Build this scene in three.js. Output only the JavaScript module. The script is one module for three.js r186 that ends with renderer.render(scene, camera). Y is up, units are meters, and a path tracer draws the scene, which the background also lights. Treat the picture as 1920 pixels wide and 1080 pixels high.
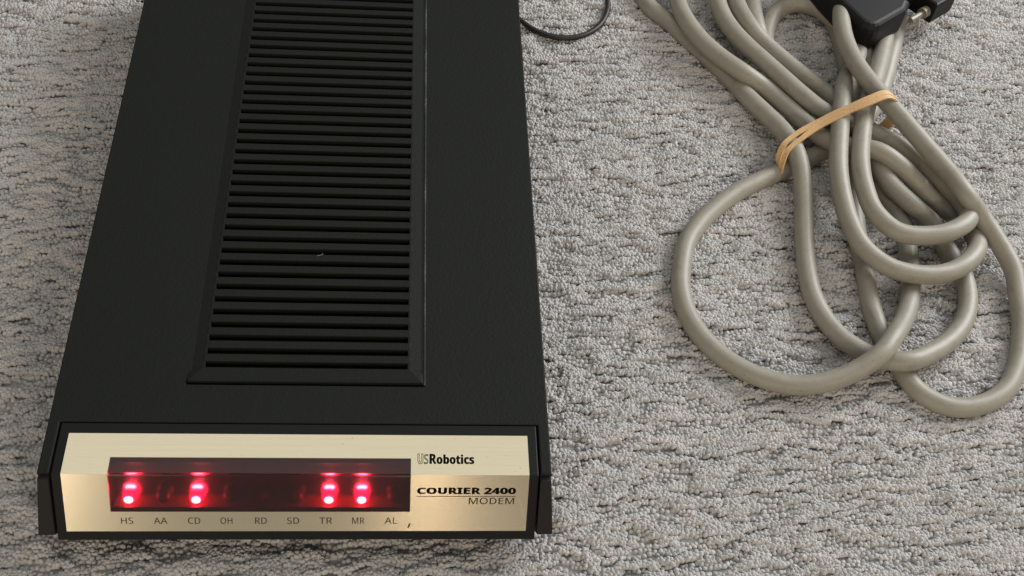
import * as THREE from 'three';
import { mergeGeometries, mergeVertices } from 'three/addons/utils/BufferGeometryUtils.js';
import { ConvexGeometry } from 'three/addons/geometries/ConvexGeometry.js';
import { RoundedBoxGeometry } from 'three/addons/geometries/RoundedBoxGeometry.js';
import { RectAreaLightUniformsLib } from 'three/addons/lights/RectAreaLightUniformsLib.js';
import { createNoise2D } from 'simplex-noise';

// ---------- camera, room light, exposure (world in metres, MM turns millimetres into metres) ----------
const MM = 0.001;
const scene = new THREE.Scene();
const camera = new THREE.PerspectiveCamera(27.80, 1920 / 1080, 0.02, 20);
camera.rotation.order = 'YXZ';
camera.position.set(31.16 * MM, 364.1 * MM, 175.77 * MM);
camera.rotation.set(-0.91692, -0.15468, 0.14158);
scene.add(camera);
const renderer = new THREE.WebGLRenderer({ antialias: true });
renderer.toneMapping = THREE.LinearToneMapping;
renderer.toneMappingExposure = 1.0;
renderer.shadowMap.enabled = true;
scene.background = new THREE.Color().setRGB(0.13, 0.125, 0.115);   // dim room around
RectAreaLightUniformsLib.init();
function areaLight(name, color, intensity, w, h, pos, target) {
  const l = new THREE.RectAreaLight(new THREE.Color().setRGB(...color), intensity, w, h);
  l.name = name; l.position.set(...pos); l.lookAt(...target); scene.add(l);
  return l;
}
areaLight('window_daylight', [0.985, 0.992, 1.0], 16.5, 0.7, 0.5, [1.05, 0.66, -0.66], [0.15, 0, -0.15]);
areaLight('ceiling_light', [1.0, 0.985, 0.955], 0.82, 2.6, 2.6, [0.1, 2.3, -0.9], [0.1, 0, -0.9]);
areaLight('hall_lamp', [1.0, 0.77, 0.57], 9.0, 0.065, 1.5, [0.088, 0.85, 1.9], [0.1, 0.3, -0.1]);
areaLight('side_lamp', [1.0, 0.83, 0.66], 5.6, 0.5, 1.4, [-0.80, 0.80, 1.8], [0.0, 0.2, -0.1]);
areaLight('floor_lamp', [1.0, 0.86, 0.72], 58.0, 0.2, 0.2, [0.75, 1.0, 1.4], [0.2, 0.0, -0.1]);

// ---------- helpers ----------
let seedState = 12345;
function rnd() { seedState = (seedState * 1664525 + 1013904223) >>> 0; return seedState / 4294967296; }
const used = {};
function numbered(n) { used[n] = (used[n] ?? -1) + 1; return used[n] ? n + '_' + String(used[n]).padStart(3, '0') : n; }
function shade(o) { o.castShadow = true; o.receiveShadow = true; return o; }
function thing(name, label, category, [x, y, z]) {
  const g = new THREE.Group(); g.name = numbered(name); g.position.set(x * MM, y * MM, z * MM);
  g.userData = { label, category }; scene.add(g); g.userData0 = null; delete g.userData0;
  return g;
}
// geometry is given in world millimetres; origin is where the parent thing stands
function part(name, geo, mat, parent, origin = [0, 0, 0]) {
  const g = geo.clone(); g.translate(-origin[0], -origin[1], -origin[2]); g.scale(MM, MM, MM);
  const m = shade(new THREE.Mesh(g, mat)); m.name = name; parent.add(m);
  return m;
}
function box(w, h, d, x, y, z, r = 0.4) { const g = new RoundedBoxGeometry(w, h, d, 2, Math.min(r, w / 2.1, h / 2.1, d / 2.1)); g.translate(x, y, z); return g; }
function noiseTexture(size, fn, srgb = false) {
  const d = new Uint8Array(size * size * 4);
  for (let j = 0; j < size; j++) for (let i = 0; i < size; i++) {
    const c = fn(i / size, j / size), k = (j * size + i) * 4;
    for (let q = 0; q < 3; q++) d[k + q] = Math.max(0, Math.min(255, (Array.isArray(c) ? c[q] : c) * 255));
    d[k + 3] = 255;
  }
  const t = new THREE.DataTexture(d, size, size); t.wrapS = t.wrapT = THREE.RepeatWrapping; t.magFilter = THREE.LinearFilter; t.minFilter = THREE.LinearMipmapLinearFilter;
  if (srgb) t.colorSpace = THREE.SRGBColorSpace; t.needsUpdate = true;
  return t;
}
function metricUV(g, scale) {   // uv in units of `scale` millimetres, by the dominant axis of each face
  const p = g.attributes.position, n = g.attributes.normal, uv = new Float32Array(p.count * 2);
  for (let i = 0; i < p.count; i++) {
    const ax = Math.abs(n.getX(i)), ay = Math.abs(n.getY(i)), az = Math.abs(n.getZ(i));
    let u = p.getX(i), v = p.getZ(i);
    if (ax > ay && ax > az) { u = p.getZ(i); v = p.getY(i); } else if (az > ay) { v = p.getY(i); }
    uv[2 * i] = u / scale; uv[2 * i + 1] = v / scale;
  }
  g.setAttribute('uv', new THREE.BufferAttribute(uv, 2));
  return g;
}
const noiseA = createNoise2D(rnd), noiseB = createNoise2D(rnd), noiseC = createNoise2D(rnd), noiseD = createNoise2D(rnd);

// ---------- materials ----------
const grainBump = noiseTexture(256, () => 0.35 + 0.65 * rnd());
const plasticMap = noiseTexture(512, (u, v) => { const r = rnd(); const w = 0.112 + 0.02 * (rnd() - 0.5); return r > 0.9994 ? 0.2 : [w * 0.96, w * 1.06, w * 1.0]; }, true);
const plastic = new THREE.MeshPhysicalMaterial({ map: plasticMap, roughness: 0.62, specularIntensity: 0.3, bumpMap: grainBump, bumpScale: 0.00014 });
const bezelPlastic = new THREE.MeshPhysicalMaterial({ color: new THREE.Color().setRGB(0.008, 0.0085, 0.0085), roughness: 0.5, specularIntensity: 0.35, bumpMap: grainBump, bumpScale: 0.00003 });
const sidePlastic = new THREE.MeshPhysicalMaterial({ color: new THREE.Color().setRGB(0.016, 0.015, 0.015), roughness: 0.6, specularIntensity: 0.4, bumpMap: grainBump, bumpScale: 0.00005 });
const rubberBlack = new THREE.MeshStandardMaterial({ color: new THREE.Color().setRGB(0.012, 0.011, 0.011), roughness: 0.5 });

// ---------- carpet ----------
const carpet = new THREE.Group(); carpet.name = 'carpet'; scene.add(carpet);
carpet.userData = { kind: 'structure', label: 'grey carpet with mottled streaks of loop and cut pile under the modem' };
{
  const X0 = -290, X1 = 500, Z0 = -440, Z1 = 140;
  const backing = new THREE.BoxGeometry(2600, 4, 2600); backing.translate(100, -3.55, -150);
  part('backing', backing, new THREE.MeshStandardMaterial({ color: new THREE.Color().setRGB(0.36, 0.358, 0.35), roughness: 1 }), carpet);
  const blob = (seed, sx, sy, sz, rough) => {
    let g = new THREE.IcosahedronGeometry(1, 2); g.deleteAttribute('normal'); g.deleteAttribute('uv'); g = mergeVertices(g, 1e-4);
    const p = g.attributes.position;
    for (let i = 0; i < p.count; i++) {
      const x = p.getX(i), y = p.getY(i), z = p.getZ(i), k = 1 + rough * noiseA(x * 1.7 + seed * 9.1 + z, y * 1.7 + z * 1.3);
      p.setXYZ(i, x * sx * k, y * sy * k, z * sz * k);
    }
    g.scale(MM, MM, MM); g.computeVertexNormals();
    return g;
  };
  const yarn = new THREE.MeshStandardMaterial({ color: 0xffffff, roughness: 0.95 });
  const lists = [[], [], [], []];
  const ang = 0.11, cu = Math.cos(ang), su = Math.sin(ang);
  const ROW = 1.95, COL = 1.75;
  for (let r = -260; r < 260; r++) {
    const v0 = r * ROW;
    for (let c = -260; c < 330; c++) {
      const u0 = c * COL + (r & 1 ? COL / 2 : 0);
      const wob = 2.2 * noiseD(u0 / 60, v0 / 60) + 0.9 * noiseB(u0 / 9 + 3, r * 0.9);
      const v = v0 + wob;
      const x = 60 + u0 * cu + v * su, z = -130 - u0 * su + v * cu;
      if (x < X0 || x > X1 || z < Z0 || z > Z1) continue;
      const sway = v0 + 3.2 * noiseD(u0 / 40 + 9, v0 / 30);
      const band = Math.sin(sway * 0.60 + 3.4 * noiseA(u0 / 30, v0 / 20));
      const streak = 0.04 + 0.36 * band + 0.46 * noiseB(u0 / 21 + 7, v0 / 8) + 0.18 * noiseC(u0 / 8, v0 / 4.5);
      const hue = 0.6 * noiseC(u0 / 26 + 31, v0 / 7) + 0.55 * noiseD(u0 / 70 + 3, v0 / 34);
      const tone = 0.55 * noiseB(u0 / 30 + 50, v0 / 5.5) + 0.45 * noiseA(u0 / 12 + 20, v0 / 4);
      const put = (list, px, py, pz, s, lean, spin, vary) => {
        const k = 0.5 + 0.5 * Math.max(-1, Math.min(1, hue * 1.2 + 0.5 * (rnd() - 0.5)));
        const b = (1 + 0.12 * tone) * (1 - vary / 2 + vary * rnd());
        list.push([px, py, pz, s, lean, spin, (0.440 + 0.060 * k) * b, (0.447 + 0.038 * k) * b, (0.440 + 0.036 * k) * b]);
      };
      if (streak < -0.10) {           // low loops that show as beads
        put(lists[rnd() < 0.5 ? 0 : 1], x + (rnd() - 0.5) * 0.8, -1.75 + 0.6 * rnd() + 0.5 * (streak + 0.1), z + (rnd() - 0.5) * 0.8, 0.84 + 0.3 * rnd(), (rnd() - 0.5) * 0.8, rnd() * 6.28, 0.26);
      } else {                        // dense, finer cut pile standing a little higher, leaning as it was trodden
        const rise = -0.42 + 1.75 * Math.sin(Math.min(1, Math.max(0, (streak + 0.1) * 1.05)) * Math.PI / 2), comb = 0.9 * noiseC(u0 / 10 + 80, v0 / 6);
        for (let k = 0; k < 5; k++) put(lists[rnd() < 0.5 ? 2 : 3], x + [-0.55, 0.55, 0, -0.5, 0.5][k] + (rnd() - 0.5) * 0.9, -1.15 + rise + 0.34 * rnd(), z + [-0.6, -0.5, 0, 0.6, 0.5][k] + (rnd() - 0.5) * 0.9, 0.85 + 0.35 * rnd(), 0.2 + 0.7 * (rnd() - 0.45), comb + (rnd() - 0.5) * 1.6, 0.10);
      }
    }
  }
  const shapes = [blob(1, 0.98, 1.35, 1.06, 0.14), blob(2, 1.05, 1.3, 0.96, 0.2), blob(3, 0.78, 1.25, 0.88, 0.2), blob(4, 0.90, 1.2, 0.74, 0.24)];
  const q = new THREE.Quaternion(), e = new THREE.Euler(), mt = new THREE.Matrix4(), col = new THREE.Color();
  lists.forEach((list, i) => {
    const im = shade(new THREE.InstancedMesh(shapes[i], yarn, list.length));
    im.name = i < 2 ? 'loop_pile' : 'cut_pile'; im.userData.kind = 'stuff';
    list.forEach(([x, y, z, s, lean, spin, r, g, b], k) => {
      e.set(lean, spin, 0, 'YXZ'); q.setFromEuler(e);
      mt.compose(new THREE.Vector3(x * MM, y * MM, z * MM), q, new THREE.Vector3(s, s, s));
      im.setMatrixAt(k, mt); im.setColorAt(k, col.setRGB(r, g, b));
    });
    carpet.add(im);
  });
}

// ---------- modem ----------
const MO = [0, 0, -125];
const modem = thing('modem', 'flat black desktop modem with ribbed top, gold front plate and red indicator lights', 'modem', MO);
const TOP = 33, RIDGE = [33.2, 0.2], LOW = [-0.8687, 0.4957], NRM = [0.4957, 0.8687];   // [y, z] of the front edge, direction down the front face, its normal
const lowAt = (s, d = 0) => [RIDGE[0] + LOW[0] * s - NRM[0] * d, RIDGE[1] + LOW[1] * s - NRM[1] * d];   // d = depth behind the face
const BACK = -262;
function prismX(zy, x0, x1, bevel = 0.35) {    // outline in (z, y) pushed along x
  const sh = new THREE.Shape(zy.map(([z, y]) => new THREE.Vector2(z, y)));
  const g = new THREE.ExtrudeGeometry(sh, { depth: x1 - x0 - 2 * bevel, bevelEnabled: bevel > 0, bevelThickness: bevel, bevelSize: bevel, bevelOffset: -bevel, bevelSegments: 2, curveSegments: 4 });
  g.rotateY(-Math.PI / 2);                     // shape x -> +z, extrusion -> -x
  g.translate(x1 - bevel, 0, 0);
  return g;
}
{
  // top shell: plate with the opening of the vent channel and two prongs beside the bezel
  const sh = new THREE.Shape();
  [[-80, -0.3], [-76.4, -0.3], [-76.4, -18.5], [76.4, -18.5], [76.4, -0.3], [80, -0.3], [80, BACK], [-80, BACK]].forEach(([x, z], i) => (i ? sh.lineTo(x, -z) : sh.moveTo(x, -z)));
  const hole = new THREE.Path();
  [[-38.9, -33.0], [-38.9, -34.6], [-37.5, -34.6], [-37.5, -250], [37.5, -250], [37.5, -34.6], [38.9, -34.6], [38.9, -33.0]].forEach(([x, z], i) => (i ? hole.lineTo(x, -z) : hole.moveTo(x, -z)));
  sh.holes.push(hole);
  const top = new THREE.ExtrudeGeometry(sh, { depth: 0.7, bevelEnabled: true, bevelThickness: 0.5, bevelSize: 0.5, bevelOffset: -0.5, bevelSegments: 3 });
  top.rotateX(-Math.PI / 2); top.translate(0, TOP - 1.2, 0);
  part('top_shell', metricUV(top, 110), plastic, modem, MO);

  // side walls flare a little towards the floor
  for (const s of [-1, 1]) {
    const w = prismX([[BACK, 31.2], [1.2, 31.2], [11.3, 13.4], [8.5, 9], [BACK, 9]], s > 0 ? 76.4 : -80, s > 0 ? 80 : -76.4, 0.4);
    const p = w.attributes.position;
    for (let i = 0; i < p.count; i++) if (p.getX(i) * s > 78) p.setX(i, p.getX(i) + s * Math.max(0, 31 - p.getY(i)) * 0.095);
    w.computeVertexNormals();
    part('side_wall', metricUV(w, 60), sidePlastic, modem, MO);
  }
  part('back_panel', metricUV(box(152, 23, 3, 0, 19.8, BACK + 1.8, 0.4), 60), plastic, modem, MO);
  part('base_tray', box(146, 9.4, 252, 0, 8.2, -133, 1.2), sidePlastic, modem, MO);
  for (const [x, z] of [[-60, -22], [60, -22], [-60, -240], [60, -240]]) {
    const f = new THREE.CylinderGeometry(6, 6.5, 4.6, 24); f.translate(x, 1.2, z);
    part('rubber_foot', f, rubberBlack, modem, MO);
  }

  // raised vent panel: sloping flanks, flat front apron, dark cavity, one slat after another
  const PTOP = 33.75, PITCH = 5.401, Z0 = -40.33, N = 39, SLOT = 2.4;
  const zs = Z0 + SLOT / 2, ze = Z0 - N * PITCH - SLOT / 2;
  const hull = (pts) => new ConvexGeometry(pts.map((p) => new THREE.Vector3(...p)));
  const panel = [hull([[-39, 31, -33.85], [39, 31, -33.85], [-39, 32.6, -33.85], [39, 32.6, -33.85], [-39, 32.6, zs], [39, 32.6, zs], [-38.5, PTOP - 0.2, -33.95], [38.5, PTOP - 0.2, -33.95], [-37.5, PTOP, -35], [37.5, PTOP, -35], [-34.1, PTOP, zs], [34.1, PTOP, zs]])];
  for (const s of [-1, 1]) { const q = []; for (const z of [zs, ze]) q.push([s * 39, 32.6, z], [s * 38.7, 32.8, z], [s * 34.1, PTOP, z], [s * 33.45, PTOP, z], [s * 33.45, 29, z], [s * 36, 29, z]); panel.push(hull(q)); }
  panel.push(hull([[-39, 32.6, ze], [39, 32.6, ze], [-39, 32.6, ze - 3], [39, 32.6, ze - 3], [-34.1, PTOP, ze], [34.1, PTOP, ze], [-34.1, PTOP, ze - 2.6], [34.1, PTOP, ze - 2.6]]));
  part('vent_panel', metricUV(mergeGeometries(panel), 60), plastic, modem, MO);
  const slatGeo = new RoundedBoxGeometry(68.4, 3.6, PITCH - SLOT, 2, 0.3); metricUV(slatGeo, 110); slatGeo.scale(MM, MM, MM);
  for (let i = 0; i < N; i++) {
    const m = shade(new THREE.Mesh(slatGeo, plastic)); m.name = numbered('slat');
    m.position.set(0, (PTOP - 1.66) * MM, (Z0 - i * PITCH - PITCH / 2 - MO[2]) * MM); modem.add(m);
  }
  part('vent_cavity', new THREE.BoxGeometry(84, 1, 226).translate(0, 30.2, -144), sidePlastic, modem, MO);
  // dust along the foot of the right flank
  const dustMap = noiseTexture(256, (u, v) => { const n = 0.5 + 0.5 * noiseB(u * 9, v * 110), w = 0.5 + 0.5 * noiseA(v * 10, 4); const k = 0.13 + 0.5 * Math.max(0, n * 0.8 + w * 0.8 - 0.75) * (0.6 + 0.6 * rnd()); return [k, k, k * 0.97]; }, true);
  const rim = new THREE.CylinderGeometry(0.36, 0.36, 218, 10, 1); rim.rotateX(Math.PI / 2); rim.translate(39.1, TOP - 0.1, -33.4 - 109);
  part('dust_line', rim, new THREE.MeshStandardMaterial({ map: dustMap, roughness: 0.8 }), modem, MO);

  // bezel around the gold plate, with a cavity behind the display window
  const b = 0.25, WX0 = -58.7, WX1 = 34.9;
  const P = (s, d) => { const [y, z] = lowAt(s, d); return [z, y]; };
  const endProfile = [[-11, TOP - 0.1], [RIDGE[1] - 0.15, TOP - 0.1], P(20.9, b), P(20.9, 8), [-11, 11]];
  const bez = [prismX(endProfile, -75.8, WX0 - 0.2, 0.4), prismX(endProfile, WX1 + 0.2, 75.8, 0.4),
    prismX([[-18, TOP - 0.1], [-11, TOP - 0.1], [-11, 11], [-18, 11]], -75.8, 75.8, 0.35),
    prismX([[-11, TOP - 0.15], [-6.1, TOP - 0.15], [-6.1, 25], [-11, 25]], WX0 - 0.2, WX1 + 0.2, 0),
    prismX([P(14.2, b), P(20.9, b), P(20.9, 8), P(14.2, 11)], WX0 - 0.2, WX1 + 0.2, 0),
    prismX([P(20.9, b), P(24.6, b), [6, 9.5], P(20.9, 12)], -75.8, 75.8, 0.35)];
  part('bezel', metricUV(mergeGeometries(bez), 60), bezelPlastic, modem, MO);
  const board = new THREE.BoxGeometry(WX1 - WX0 + 0.4, 26, 1); board.translate(0, 0, 0);
  board.rotateX(-Math.atan2(NRM[0], NRM[1])); { const [y, z] = lowAt(8, 9.4); board.translate((WX0 + WX1) / 2, y, z); }
  part('lamp_board', board, new THREE.MeshStandardMaterial({ color: new THREE.Color().setRGB(0.02, 0.02, 0.02), roughness: 0.35 }), modem, MO);

  // gold plate: a bent sheet with a notch for the window, printed lettering
  const W = 145.4, HT = 14.4, HL = 21.18, PX = 14;
  const cv = document.createElement('canvas'); cv.width = Math.round(W * PX); cv.height = Math.round((HT + HL) * PX);
  const cx = cv.getContext('2d');
  cx.fillStyle = 'rgb(229,218,189)'; cx.fillRect(0, 0, cv.width, cv.height);
  for (let i = 0; i < 5200; i++) {
    const y = rnd() * cv.height, x = rnd() * cv.width * 1.3 - cv.width * 0.3, l = 120 + rnd() * 700, a = rnd();
    cx.fillStyle = a < 0.5 ? `rgba(120,100,60,${0.022 * rnd()})` : `rgba(255,245,220,${0.035 * rnd()})`; cx.fillRect(x, y, l, 1);
  }
  const mmX = (x) => (x + W / 2) * PX, mmY = (s, low) => (s + (low ? HT : 0)) * PX;
  const write = (str, x0, x1, base, cap, low, font, style, outline) => {   // squeeze or stretch the words to their printed width
    const size = (cap / 0.714) * PX; cx.font = font + ' ' + size + 'px sans-serif'; cx.textBaseline = 'alphabetic';
    const w = cx.measureText(str).width; cx.save(); cx.translate(mmX(x0), mmY(base, low)); cx.scale(((x1 - x0) * PX) / w, 1);
    if (outline) { cx.strokeStyle = style; cx.lineWidth = outline; cx.strokeText(str, 0, 0); } else { cx.fillStyle = style; cx.fillText(str, 0, 0); if (font === 'bold') { cx.strokeStyle = style; cx.lineWidth = 1.4; cx.lineJoin = 'round'; cx.strokeText(str, 0, 0); } }
    cx.restore();
  };
  const ink = 'rgb(14,12,10)', thin = 'rgb(52,46,36)';
  write('U', 36.8, 39.0, 10.35, 3.5, false, 'bold', 'rgb(96,88,68)', 4);
  write('S', 38.9, 40.5, 10.35, 3.3, false, '', 'rgb(96,88,68)', 4);
  write('R', 40.5, 42.9, 10.35, 3.5, false, 'bold', ink); write('R', 40.62, 43.0, 10.35, 3.5, false, 'bold', ink);
  write('obotics', 42.9, 55.1, 10.35, 3.15, false, 'bold', ink); write('obotics', 43.05, 55.25, 10.35, 3.15, false, 'bold', ink);
  write('COURIER 2400', 36.8, 68.7, 7.05, 2.3, true, 'bold', ink); write('COURIER 2400', 36.95, 68.8, 7.0, 2.3, true, 'bold', ink);
  cx.fillStyle = thin; cx.fillRect(mmX(36.7), mmY(7.9, true), 32 * PX, 2.6);
  write('MODEM', 53.3, 68.7, 10.85, 2.35, true, '', thin);
  ['HS', 'AA', 'CD', 'OH', 'RD', 'SD', 'TR', 'MR', 'AL'].forEach((t, i) => { const c = [-54, -43.6, -33.2, -23.1, -12.4, -2.2, 8.1, 18.3, 28.9][i]; write(t, c - 2.1, c + 2.1, 18.35, 2.3, true, '', 'rgb(64,56,42)'); });
  cx.strokeStyle = 'rgb(40,32,22)'; cx.lineWidth = 7; cx.beginPath(); cx.moveTo(mmX(34.35), mmY(20.0, true)); cx.lineTo(mmX(35.0), mmY(18.3, true)); cx.stroke();
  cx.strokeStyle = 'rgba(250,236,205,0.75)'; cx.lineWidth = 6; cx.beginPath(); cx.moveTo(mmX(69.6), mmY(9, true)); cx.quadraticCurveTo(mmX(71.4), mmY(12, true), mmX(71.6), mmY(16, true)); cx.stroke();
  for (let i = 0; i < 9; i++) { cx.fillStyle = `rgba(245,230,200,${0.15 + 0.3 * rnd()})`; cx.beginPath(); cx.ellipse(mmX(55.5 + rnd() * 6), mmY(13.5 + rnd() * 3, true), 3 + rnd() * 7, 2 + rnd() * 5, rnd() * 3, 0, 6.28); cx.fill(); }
  for (let i = 0; i < 60; i++) { cx.fillStyle = `rgba(90,74,44,${0.1 + 0.25 * rnd()})`; cx.fillRect(rnd() * cv.width, rnd() * cv.height, 2 + rnd() * 4, 2 + rnd() * 3); }
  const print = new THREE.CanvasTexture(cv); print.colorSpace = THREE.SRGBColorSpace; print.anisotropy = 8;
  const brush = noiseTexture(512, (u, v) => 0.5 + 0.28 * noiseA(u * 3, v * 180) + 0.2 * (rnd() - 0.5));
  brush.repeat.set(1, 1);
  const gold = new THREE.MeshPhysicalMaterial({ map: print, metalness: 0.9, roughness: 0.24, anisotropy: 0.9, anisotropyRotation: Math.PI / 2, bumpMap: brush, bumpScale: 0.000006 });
  const facet = (pts, low) => {
    const s2 = new THREE.Shape(pts.map(([x, s]) => new THREE.Vector2(x, -s)));
    const g = new THREE.ExtrudeGeometry(s2, { depth: 0.4, bevelEnabled: false });
    const p = g.attributes.position, uv = g.attributes.uv;
    for (let i = 0; i < p.count; i++) {
      const x = p.getX(i), s = -p.getY(i), d = 0.4 - p.getZ(i);
      uv.setXY(i, (x + W / 2) / W, 1 - (s + (low ? HT : 0)) / (HT + HL));
      if (low) { const [y, z] = lowAt(s, d); p.setXYZ(i, x, y, z); } else p.setXYZ(i, x, RIDGE[0] - d, RIDGE[1] - HT + s);
    }
    g.computeVertexNormals();
    return g;
  };
  const h = W / 2;
  part('faceplate', mergeGeometries([
    facet([[-h, 0], [-h, HT], [WX0, HT], [WX0, 8.5], [WX1, 8.5], [WX1, HT], [h, HT], [h, 0]], false),
    facet([[-h, 0], [-h, HL], [h, HL], [h, 0], [WX1, 0], [WX1, 13.85], [WX0, 13.85], [WX0, 0]], true)]), gold, modem, MO);

  // red window, bent over the same edge
  const tint = new THREE.MeshPhysicalMaterial({ color: new THREE.Color().setRGB(0.52, 0.036, 0.062), transmission: 1, thickness: 0.001, roughness: 0.22, ior: 1.49, specularIntensity: 0.6 });
  const skin = (d) => {
    const line = [[RIDGE[0] - 0.05 - d, RIDGE[1] - HT + 8.55], [RIDGE[0] - 0.05 - d, RIDGE[1] - HT + 11]], r = 0.9;
    for (let k = 0; k <= 6; k++) { const t = k / 6, a = [RIDGE[0] - 0.05 - d, RIDGE[1] - r], c = lowAt(r, 0.05 + d), m = lowAt(-0.28 * d, 0.05 + d); line.push([0, 1].map((q) => (1 - t) ** 2 * a[q] + 2 * t * (1 - t) * m[q] + t * t * c[q])); }
    line.push(lowAt(6, 0.05 + d), lowAt(13.8, 0.05 + d));
    return line.map(([y, z]) => [z, y]);
  };
  const pane = prismX([...skin(0), ...skin(1.1).reverse()], WX0 + 0.05, WX1 - 0.05, 0);
  part('display_window', pane, tint, modem, MO);

  const shelf = prismX([P(13.15, 2.2), P(13.15, 9.2), P(15, 9.2), P(15, 2.2)], WX0 + 0.3, WX1 - 0.3, 0.15);
  part('lamp_shelf', shelf, new THREE.MeshStandardMaterial({ color: new THREE.Color().setRGB(0.20, 0.02, 0.035), roughness: 0.3 }), modem, MO);
  const gasket = [prismX([[RIDGE[1] - HT + 8.6, RIDGE[0] - 1.22], [RIDGE[1] - HT + 9.9, RIDGE[0] - 1.22], [RIDGE[1] - HT + 9.9, RIDGE[0] - 1.6], [RIDGE[1] - HT + 8.6, RIDGE[0] - 1.6]], WX0 + 0.1, WX1 - 0.1, 0),
    prismX([P(12.75, 1.22), P(13.75, 1.22), P(13.75, 1.6), P(12.75, 1.6)], WX0 + 0.1, WX1 - 0.1, 0)];
  part('window_gasket', mergeGeometries(gasket), rubberBlack, modem, MO);
  // nine indicator lamps on the board; HS, CD, TR and MR are lit
  const tilt = new THREE.Euler(Math.PI / 2 - Math.atan2(NRM[0], NRM[1]), 0, 0);
  const prof = [[0, 0], [2.55, 0], [2.55, 0.7], [2.2, 0.7], [2.2, 4.0]]; for (let k = 1; k <= 6; k++) { const a = (k / 6) * Math.PI / 2; prof.push([2.2 * Math.cos(a), 4.0 + 2.0 * Math.sin(a)]); }
  const bulb = new THREE.LatheGeometry(prof.map(([r, y]) => new THREE.Vector2(Math.max(r, 0.001), y)), 24);
  const lit = new THREE.MeshStandardMaterial({ color: new THREE.Color().setRGB(0.4, 0.01, 0.03), roughness: 0.25, emissive: new THREE.Color().setRGB(1, 0.05, 0.22), emissiveIntensity: 7.5 });
  const hot = new THREE.MeshStandardMaterial({ color: 0xffffff, emissive: new THREE.Color().setRGB(1, 0.95, 1), emissiveIntensity: 48 });
  const unlit = new THREE.MeshPhysicalMaterial({ color: new THREE.Color().setRGB(0.06, 0.006, 0.010), roughness: 0.3, clearcoat: 1, clearcoatRoughness: 0.05 });
  for (let i = 0; i < 9; i++) {
    const on = [0, 2, 6, 7].includes(i), x = -53.6 + 10.42 * i, [y, z] = lowAt(10.9, 8.8);
    const g = bulb.clone(); g.rotateX(tilt.x); g.translate(x, y, z);
    const led = part('indicator_lamp', g, on ? lit : unlit, modem, MO); if (i) led.name = numbered('indicator_lamp'); else numbered('indicator_lamp');
    led.userData.label = on ? 'lit red indicator lamp' : 'unlit red indicator lamp';
    if (!on) continue;
    const tip = new THREE.SphereGeometry(1, 16, 10); tip.scale(1.45, 0.5, 1.25); tip.rotateX(tilt.x); { const [a, c] = lowAt(10.9 + 0.2, 8.8 - 5.85); tip.translate(x, a, c); }
    part('lens_tip', tip, hot, led, MO.map((v) => v)); led.children[0].name = 'lens_tip';
    const top = new THREE.SphereGeometry(1, 16, 10); top.scale(1.7, 0.55, 0.6); top.rotateX(tilt.x); { const [a, c] = lowAt(10.9 - 2.2, 8.8 - 2.0); top.translate(x, a, c); }
    part('lens_glow', top, hot, led, MO);
    const pl = new THREE.PointLight(new THREE.Color().setRGB(1, 0.04, 0.12), 0.00024, 0, 2); { const [a, c] = lowAt(10.9, 8.8 - 4.6); pl.position.set((x - MO[0]) * MM, a * MM, (c - MO[2]) * MM); }
    pl.name = 'indicator_lamp_light'; pl.shadow.radius = 0.1; pl.castShadow = true; modem.add(pl);
  }
}

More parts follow.
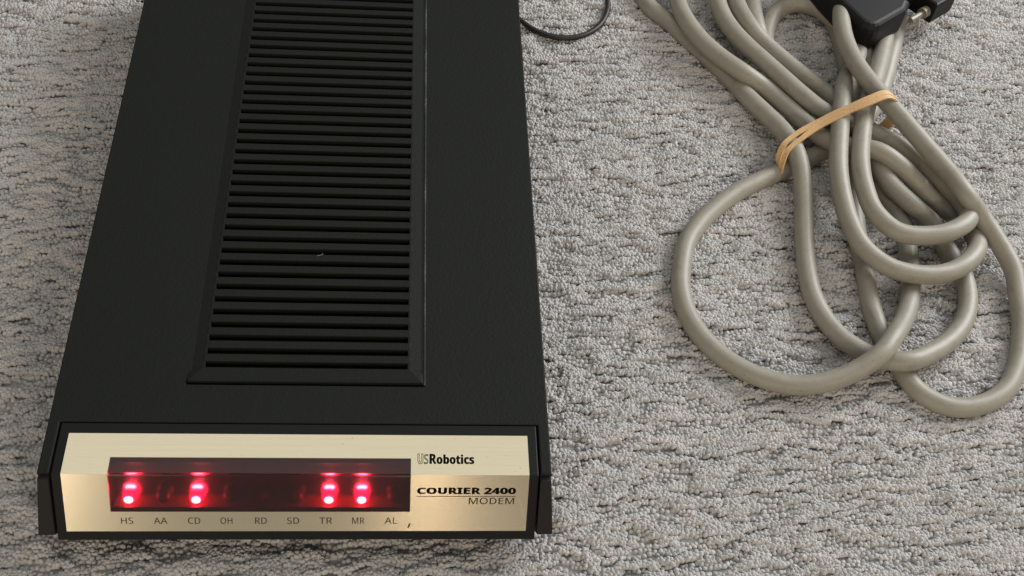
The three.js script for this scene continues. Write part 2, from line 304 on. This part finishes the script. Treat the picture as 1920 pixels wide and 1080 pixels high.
// ---------- beige serial cable, coiled and bundled ----------
const runA = [...[[242.1,18,-268.9],[236.9,18.4,-256.8],[233.8,19.1,-244.4],[232.4,19.9,-232],[232.6,20.9,-220.5],[234.2,21.8,-209.1],[237.6,22.3,-197.8],[242.4,22.2,-186.5],[248,21.5,-174.5],[253.6,20.7,-162.5],[258.8,20.5,-150.3],[262.5,21.2,-137.2],[270.8,14.2,-130.2],[276.6,10.3,-119.9],[280.3,7.6,-108.2],[279.4,5.6,-96.1],[277.7,4.3,-84.2],[273.9,3.6,-72.9],[268.6,3.2,-61.9],[261,3.1,-52.3],[250.1,3,-46.3],[237.8,3,-45.2],[227.3,2.9,-51.5],[222.3,2.9,-62.8],[219.2,2.9,-75],[217.7,2.9,-87.4],[218.2,3,-99.9],[219.5,3,-112.3],[219.9,3,-124.8],[221.5,3,-137.2],[224,3,-149.5],[227,3,-161.6],[230.1,3,-173.7],[233,3,-185.9],[235.1,3,-198.3],[236.6,3,-210.7],[238,3,-223.2],[238.9,3,-235.7],[239.7,3,-248.2],[239.5,2.9,-260.8],[236.9,3.1,-272.8],[231.7,4,-283.2],[225.6,5.6,-293.2],[216.9,8,-300.5],[205.4,10.4,-303.3],[195.3,10.7,-297.9]],
  ...[[187.8,10.2,-290.6],[183.2,9.4,-281.8],[180.6,9.2,-271.3],[181.2,9.4,-259.2],[184.5,9.8,-247],[189.8,10.2,-235.7],[196,10.7,-224.9],[202.2,11.1,-214.3],[208.5,11.5,-203.7],[216,11.6,-193.6],[225.8,11.5,-185.9],[237.2,11.2,-181],[247,11.1,-173.3],[254.8,11.3,-163.5],[260.3,12.3,-151.8],[264.9,12.7,-141.2],[264.1,15.2,-129.1],[254.5,16.2,-121.2],[243,16,-118.4],[231,16.3,-119.8],[223.5,16.8,-129.5],[222,17.2,-142.2],[222.9,17.5,-154.6],[225.9,17.4,-166.9],[229.8,17,-179],[234.2,16.1,-190.8],[239.3,14.9,-202],[244.5,13.3,-213],[249.3,11.5,-223.5],[253.9,9.7,-234.1],[258.5,8.1,-245.4],[262.9,6.9,-257.1],[266.5,5.9,-269.3],[268.8,5.2,-282],[269,4.7,-294.4],[267,4.3,-306.7],[262.4,4.1,-318.4],[255.8,4,-329.1],[247,4,-338],[236.1,4,-344.2],[224.2,3.9,-347.9],[211.7,3.8,-348.7],[199.4,3.7,-346],[187.9,3.5,-341],[177.1,3.3,-334.3],[167.6,3.1,-326.2]],
  ...[[159.4,3.1,-316.8],[152.5,3,-306.5],[147.3,3,-295.1],[145.4,3,-282.8],[148.1,3,-270.9],[155.9,2.9,-261.1],[162.5,2.9,-250.5],[169.3,2.9,-239.9],[176,2.9,-229.4],[181.7,3.1,-218.9],[186.2,5.9,-205.9],[191.8,6.8,-195.2],[196.8,8.2,-184.1],[199.5,10,-171.4],[200.3,9.4,-159.3],[199.3,7.8,-147.1],[197.5,6.5,-134.4],[195.6,5.3,-121.9],[194.3,4.5,-109.4],[194.1,4.1,-96.7],[196.6,4.2,-84.5],[202.3,5,-73.4],[211.4,6.5,-65.2],[221.8,10,-61],[233.7,7.8,-66.4],[244.6,5.6,-74.2],[253.3,4.3,-83.8],[258.8,3.8,-95.7],[260.1,3.8,-109.1],[255.9,5.5,-120.8],[252.2,7.7,-131.8],[244.4,10,-140.4],[237.7,10.6,-150.5],[234.9,10,-162.7],[233,8.4,-176.2],[230.4,7.4,-189.4],[227.1,7.1,-202],[220.7,7,-212.8],[212.8,7.1,-222.4],[205.4,7.6,-232],[198.6,8.7,-240.8],[193.1,10.6,-249.2],[190.7,9.1,-262.4],[191.1,5.7,-278.5],[193.1,3.3,-293.8],[192.4,3.1,-306]],
  ...[[189.8,3.4,-317.1],[179.4,3.9,-320.3],[171.5,4.7,-311.8],[166.7,5.7,-301.1],[163.2,6.9,-289.5],[161.2,8.2,-277.4],[160.7,9.5,-264.2],[163.1,10.6,-250.3],[168.1,10.6,-238.3],[175.3,10.6,-227.5],[183.9,10.8,-217.8],[193.9,7.3,-211.8],[201.5,6.8,-201.9],[207.8,7.7,-190.6],[213.8,10.1,-178.2],[223.6,12.4,-171],[233.3,16.8,-164.3],[242.7,14.6,-157.6],[251.2,9.5,-151.1],[260,5.9,-143.4],[268.1,5.1,-134.4],[268,9,-120.4],[259.5,11.4,-109],[248.9,11.7,-102.8],[236.5,12.3,-101.1],[224.5,13.1,-104],[215.7,14.2,-112.8],[212.3,15.4,-125.3],[211.7,16.5,-138.3],[212.6,17.2,-150.4],[215,17.4,-162.4],[218.3,17.1,-174.8],[221.9,16.4,-187.4],[225.6,15.1,-199.2],[229.3,13.3,-209.8],[234.8,11.3,-219.9],[240.6,9.4,-229.8],[244.6,8,-240.7],[245.2,7.3,-251.5],[238.4,7.6,-259.2],[230.6,7.3,-269.6],[219.9,5.3,-274.3],[210.7,3.8,-268.9],[205.1,3,-259],[202.2,2.9,-247],[204.8,3,-234.8]]];
const runB = [[273.5,4,-270.4],[269.1,4,-258.5],[264.5,4.1,-246.6],[259.7,4.2,-235],[254.9,4.3,-223.7],[249.5,4.4,-212.9],[243.3,4.2,-202.4],[235.3,3.8,-192.1],[225.3,3.3,-183.6],[215.2,2.9,-176.6],[204.4,2.9,-170],[193.5,2.9,-163.8],[182.5,2.9,-157.5],[171.9,3,-150.7],[162.4,3,-142.6],[153.8,3,-133.4],[146.9,3,-122.8],[143.2,3,-110.8],[141.2,3,-98.4],[142.3,3.1,-85.9],[147.1,3.2,-74.2],[155.1,3.4,-64.5],[165.3,4,-57.2],[176.9,5.2,-52.9],[189.1,7.2,-52.9],[200.9,10,-56.3],[210.6,13.5,-61.7],[217.3,13,-69.2],[225.4,9,-79.8],[231.9,6.2,-90.9],[236.4,4.4,-103.3],[239.4,3.6,-116.3],[241.4,3.1,-129.2],[241,2.9,-141.9],[237.2,2.9,-153.9],[234.4,2.9,-166.1],[233.9,3.3,-178.5],[235.4,3.8,-191.1],[239.8,4.3,-203.2],[244.8,4.5,-215],[249,4.6,-226.7],[249.9,4.5,-239.3],[249,4.2,-251.4],[248.4,3.8,-263.6],[248,3.5,-276],[246.7,3.2,-288.5],[244.5,3.1,-301.1],[238,3,-311.8],[227.4,3,-318.5],[215.9,2.9,-315.5],[208,2.9,-305.8],[203.5,3.3,-293.5],[200.8,4.3,-279.9],[198.6,5.9,-265.5],[198.2,6.5,-252.3],[200.5,3,-243.9]];

const CO = [215, 0, -190];
const cable = thing('serial_cable', 'beige round serial cable coiled in overlapping loops with a black connector', 'cable', CO);
const jacketDirt = noiseTexture(512, (u, v) => {
  const n = noiseA(u * 26, v * 3) * 0.5 + noiseB(u * 90, v * 9) * 0.3, sp = noiseC(u * 160, v * 14) > 0.82 ? -0.07 : 0;
  const sm = Math.max(0, noiseD(u * 30 + 4, v * 4) - 0.45) * 0.07; const b = 0.570 + 0.019 * n + sp - sm + 0.02 * (rnd() - 0.5); return [b, b * 0.972, b * 0.89];
}, true);
const jacket = new THREE.MeshPhysicalMaterial({ map: jacketDirt, roughness: 0.48 });
function tubeRun(points, radius, seg) {
  const curve = new THREE.CatmullRomCurve3(points.map((p) => new THREE.Vector3(...p)), false, 'centripetal');
  const n = Math.round(curve.getLength() / 2.2), g = new THREE.TubeGeometry(curve, n, 1, seg, false), p = g.attributes.position, uv = g.attributes.uv;
  const c = new THREE.Vector3();
  for (let i = 0; i <= n; i++) {
    curve.getPointAt(i / n, c);
    for (let j = 0; j <= seg; j++) { const k = i * (seg + 1) + j, r = radius(c); p.setXYZ(k, c.x + (p.getX(k) - c.x) * r, c.y + (p.getY(k) - c.y) * r, c.z + (p.getZ(k) - c.z) * r); uv.setXY(k, (i / n) * curve.getLength() / 260, j / seg); }
  }
  const caps = [0, 1].map((t) => { const s = new THREE.SphereGeometry(radius(curve.getPointAt(t)), 14, 10); const q = curve.getPointAt(t); s.translate(q.x, q.y, q.z); return s; });
  return mergeGeometries([g, ...caps]);
}
const jacketR = (c) => 3.88 + Math.max(0, Math.min(1, (-c.z - 60) / 220)) * 0.34;
part('jacket', mergeGeometries([tubeRun(runA, jacketR, 18), tubeRun(runB, jacketR, 18)]), jacket, cable, CO);
{
  // connector: hood, jack screw and D-shaped plug; m runs towards the plug, n across it
  const O = [245, -237], m = [0.8, -0.6], n = [-0.6, -0.8];
  const hoodMat = new THREE.MeshPhysicalMaterial({ color: new THREE.Color().setRGB(0.007, 0.0075, 0.008), roughness: 0.5, specularIntensity: 0.45, bumpMap: grainBump, bumpScale: 0.00002 });
  const toWorld = (g, y0) => { const p = g.attributes.position; for (let i = 0; i < p.count; i++) { const a = p.getX(i), c = p.getY(i), h = p.getZ(i); p.setXYZ(i, O[0] + a * m[0] + c * n[0], y0 + h, O[1] + a * m[1] + c * n[1]); } 
    for (let i = 0; i < p.count; i += 3) { const t = [p.getX(i), p.getY(i), p.getZ(i)]; p.setXYZ(i, p.getX(i + 1), p.getY(i + 1), p.getZ(i + 1)); p.setXYZ(i + 1, ...t); }
    g.computeVertexNormals(); return g; };
  const outline = (pts) => new THREE.Shape(pts.map(([a, c]) => new THREE.Vector2(a, c)));
  const hood = toWorld(new THREE.ExtrudeGeometry(outline([[24, 0.5], [29.5, 3], [29.5, 51], [24, 53.5], [13, 53.5], [10, 50], [6.5, 34], [3.2, 20], [1.2, 7.5], [0.9, 4.6], [1.6, 2.2], [3.2, 0.9], [5.2, 0.5]]), { depth: 8, bevelEnabled: true, bevelThickness: 4, bevelSize: 3.2, bevelOffset: -1, bevelSegments: 4 }), 12.2);
  const hm = part('connector_hood', metricUV(hood, 40), hoodMat, cable, CO);
  const shoulder = toWorld(new THREE.ExtrudeGeometry(outline([[29, 6], [43, 6], [43, 48], [29, 48]]), { depth: 10, bevelEnabled: true, bevelThickness: 1, bevelSize: 1, bevelOffset: -1, bevelSegments: 2 }), 11.5);
  part('connector_neck', metricUV(shoulder, 40), hoodMat, cable, CO);
  const plug = toWorld(new THREE.ExtrudeGeometry(outline([[44, -6], [60, -6], [63, -3], [63, 58], [60, 60], [44, 60]]), { depth: 9, bevelEnabled: true, bevelThickness: 1.4, bevelSize: 1.2, bevelOffset: -1.2, bevelSegments: 2 }), 10.5);
  part('connector_plug', metricUV(plug, 40), hoodMat, cable, CO);
  const screwMat = new THREE.MeshStandardMaterial({ color: new THREE.Color().setRGB(0.24, 0.22, 0.18), metalness: 0.4, roughness: 0.5 });
  for (const c of [-2.2, 55]) {
    const s = mergeGeometries([new THREE.CylinderGeometry(1.5, 1.5, 16, 18), new THREE.CylinderGeometry(2.7, 2.7, 3.4, 18).translate(0, 2.6, 0)]);
    s.rotateZ(-Math.PI / 2); s.rotateY(Math.atan2(-m[1], m[0])); s.translate(O[0] + 39 * m[0] + c * n[0], 15, O[1] + 39 * m[1] + c * n[1]);
    part('jack_screw', s, screwMat, cable, CO);
  }
}

// ---------- rubber band round the bundle ----------
{
  const BO = [217, 0, -178];
  const band = thing('rubber_band', 'tan rubber band wound twice around the coiled beige cable', 'rubber band', BO);
  const bandMap = noiseTexture(256, (u, v) => { const k = 0.79 + 0.05 * noiseA(u * 40, v * 6) + 0.04 * (rnd() - 0.5); return [k, k * 0.815, k * 0.575]; }, true);
  const mat = new THREE.MeshPhysicalMaterial({ map: bandMap, roughness: 0.5 });
  const ribbon = (pts, width, thick) => {
    const cur = new THREE.CatmullRomCurve3(pts.map((p) => new THREE.Vector3(...p)), true, 'centripetal'), N = 150, pos = [], uv = [], idx = [];
    const cen = pts.reduce((a, p) => a.add(new THREE.Vector3(...p)), new THREE.Vector3()).multiplyScalar(1 / pts.length);
    const axis = new THREE.Vector3(-0.30, 0, -0.95).normalize();
    for (let i = 0; i <= N; i++) {
      const c = cur.getPointAt(i / N), t = cur.getTangentAt(i / N), nn = axis.clone().cross(t).normalize(); if (nn.dot(c.clone().sub(cen)) < 0) nn.negate();
      const w = t.clone().cross(nn).normalize(), prof = [[-1, -1], [1, -1], [1.04, 0], [1, 1], [-1, 1], [-1.04, 0]];
      prof.forEach(([a, b2], j) => { const q = c.clone().addScaledVector(w, a * width / 2 * (1 + 0.22 * noiseC(i / 17, width))).addScaledVector(nn, b2 * thick / 2); pos.push(q.x, q.y, q.z); uv.push(i / N * 4, j / 6); });
      if (i) for (let j = 0; j < 6; j++) { const a = (i - 1) * 6 + j, b3 = (i - 1) * 6 + (j + 1) % 6, c3 = i * 6 + j, d = i * 6 + (j + 1) % 6; idx.push(a, b3, c3, b3, d, c3); }
    }
    let g = new THREE.BufferGeometry(); g.setAttribute('position', new THREE.Float32BufferAttribute(pos, 3)); g.setAttribute('uv', new THREE.Float32BufferAttribute(uv, 2)); g.setIndex(idx);
    g = g.toNonIndexed(); g.computeVertexNormals();
    return g;
  };
  const under = [[246.2, 18, -189.4], [245, 11.5, -188.6], [241.5, 6, -187.9], [233, 0.6, -184.5], [221, -0.6, -180], [207, -0.6, -174], [196, 0.6, -166.5]];
  const upper = [[191.6, 8, -164.5], [193.5, 12.5, -170], [200, 14.6, -175.5], [209, 17.2, -180], [220, 22, -183.6], [231, 26.4, -186.6], [239, 27.6, -189.2], [243.4, 25.4, -188.6]];
  part('strand', ribbon([...upper, ...under], 2.5, 0.8), mat, band, BO);
  const shift = (a, k, f) => a.map(([x, y, z], i) => [x + 0.6 * k, y + f(i), z + 2.35 * k]);
  part('strand', ribbon([...shift(upper.slice(0, 3), 1.45, (i) => -1.2 + 0.5 * i), ...shift(upper.slice(3), 0.92, () => -0.1), ...shift(under, 1.0, () => 0)], 2.4, 0.8), mat, band, BO).name = 'strand_001';
}

// ---------- a curl of lint caught on the vents ----------
{
  const LO = [2.5, 33.8, -87.3];
  const lint = thing('lint', 'tiny pale curl of lint caught on the black vent slats', 'lint', LO);
  part('fibre', tubeRun([[0.6, 33.9, -87.1], [1.6, 34.1, -86.8], [2.6, 34.3, -87.4], [3.2, 34.6, -88.0], [2.8, 34.8, -88.3], [2.4, 34.5, -87.7]], () => 0.17, 6), new THREE.MeshStandardMaterial({ color: new THREE.Color().setRGB(0.15, 0.145, 0.135), roughness: 1 }), lint, LO);
}

// ---------- thin black cord beside the modem ----------
{
  const KO = [110, 0, -260];
  const cord = thing('power_cord', 'thin black cord curving out from under the modem onto the carpet', 'cord', KO);
  const pts = [[77.5, 1.6, -300], [78, 1.6, -275], [80.2, 1.5, -264.5], [85.3, 1.4, -258], [90.5, 1.4, -252.6], [97, 1.4, -248.9], [103.5, 1.4, -247.4], [113.3, 1.4, -249.2], [122.6, 1.5, -257.2], [127.6, 1.6, -269], [127.8, 1.7, -282], [122, 1.8, -296], [112, 1.8, -312]];
  part('cord_jacket', tubeRun(pts, () => 1.35, 12), rubberBlack, cord, KO);
}

renderer.render(scene, camera);
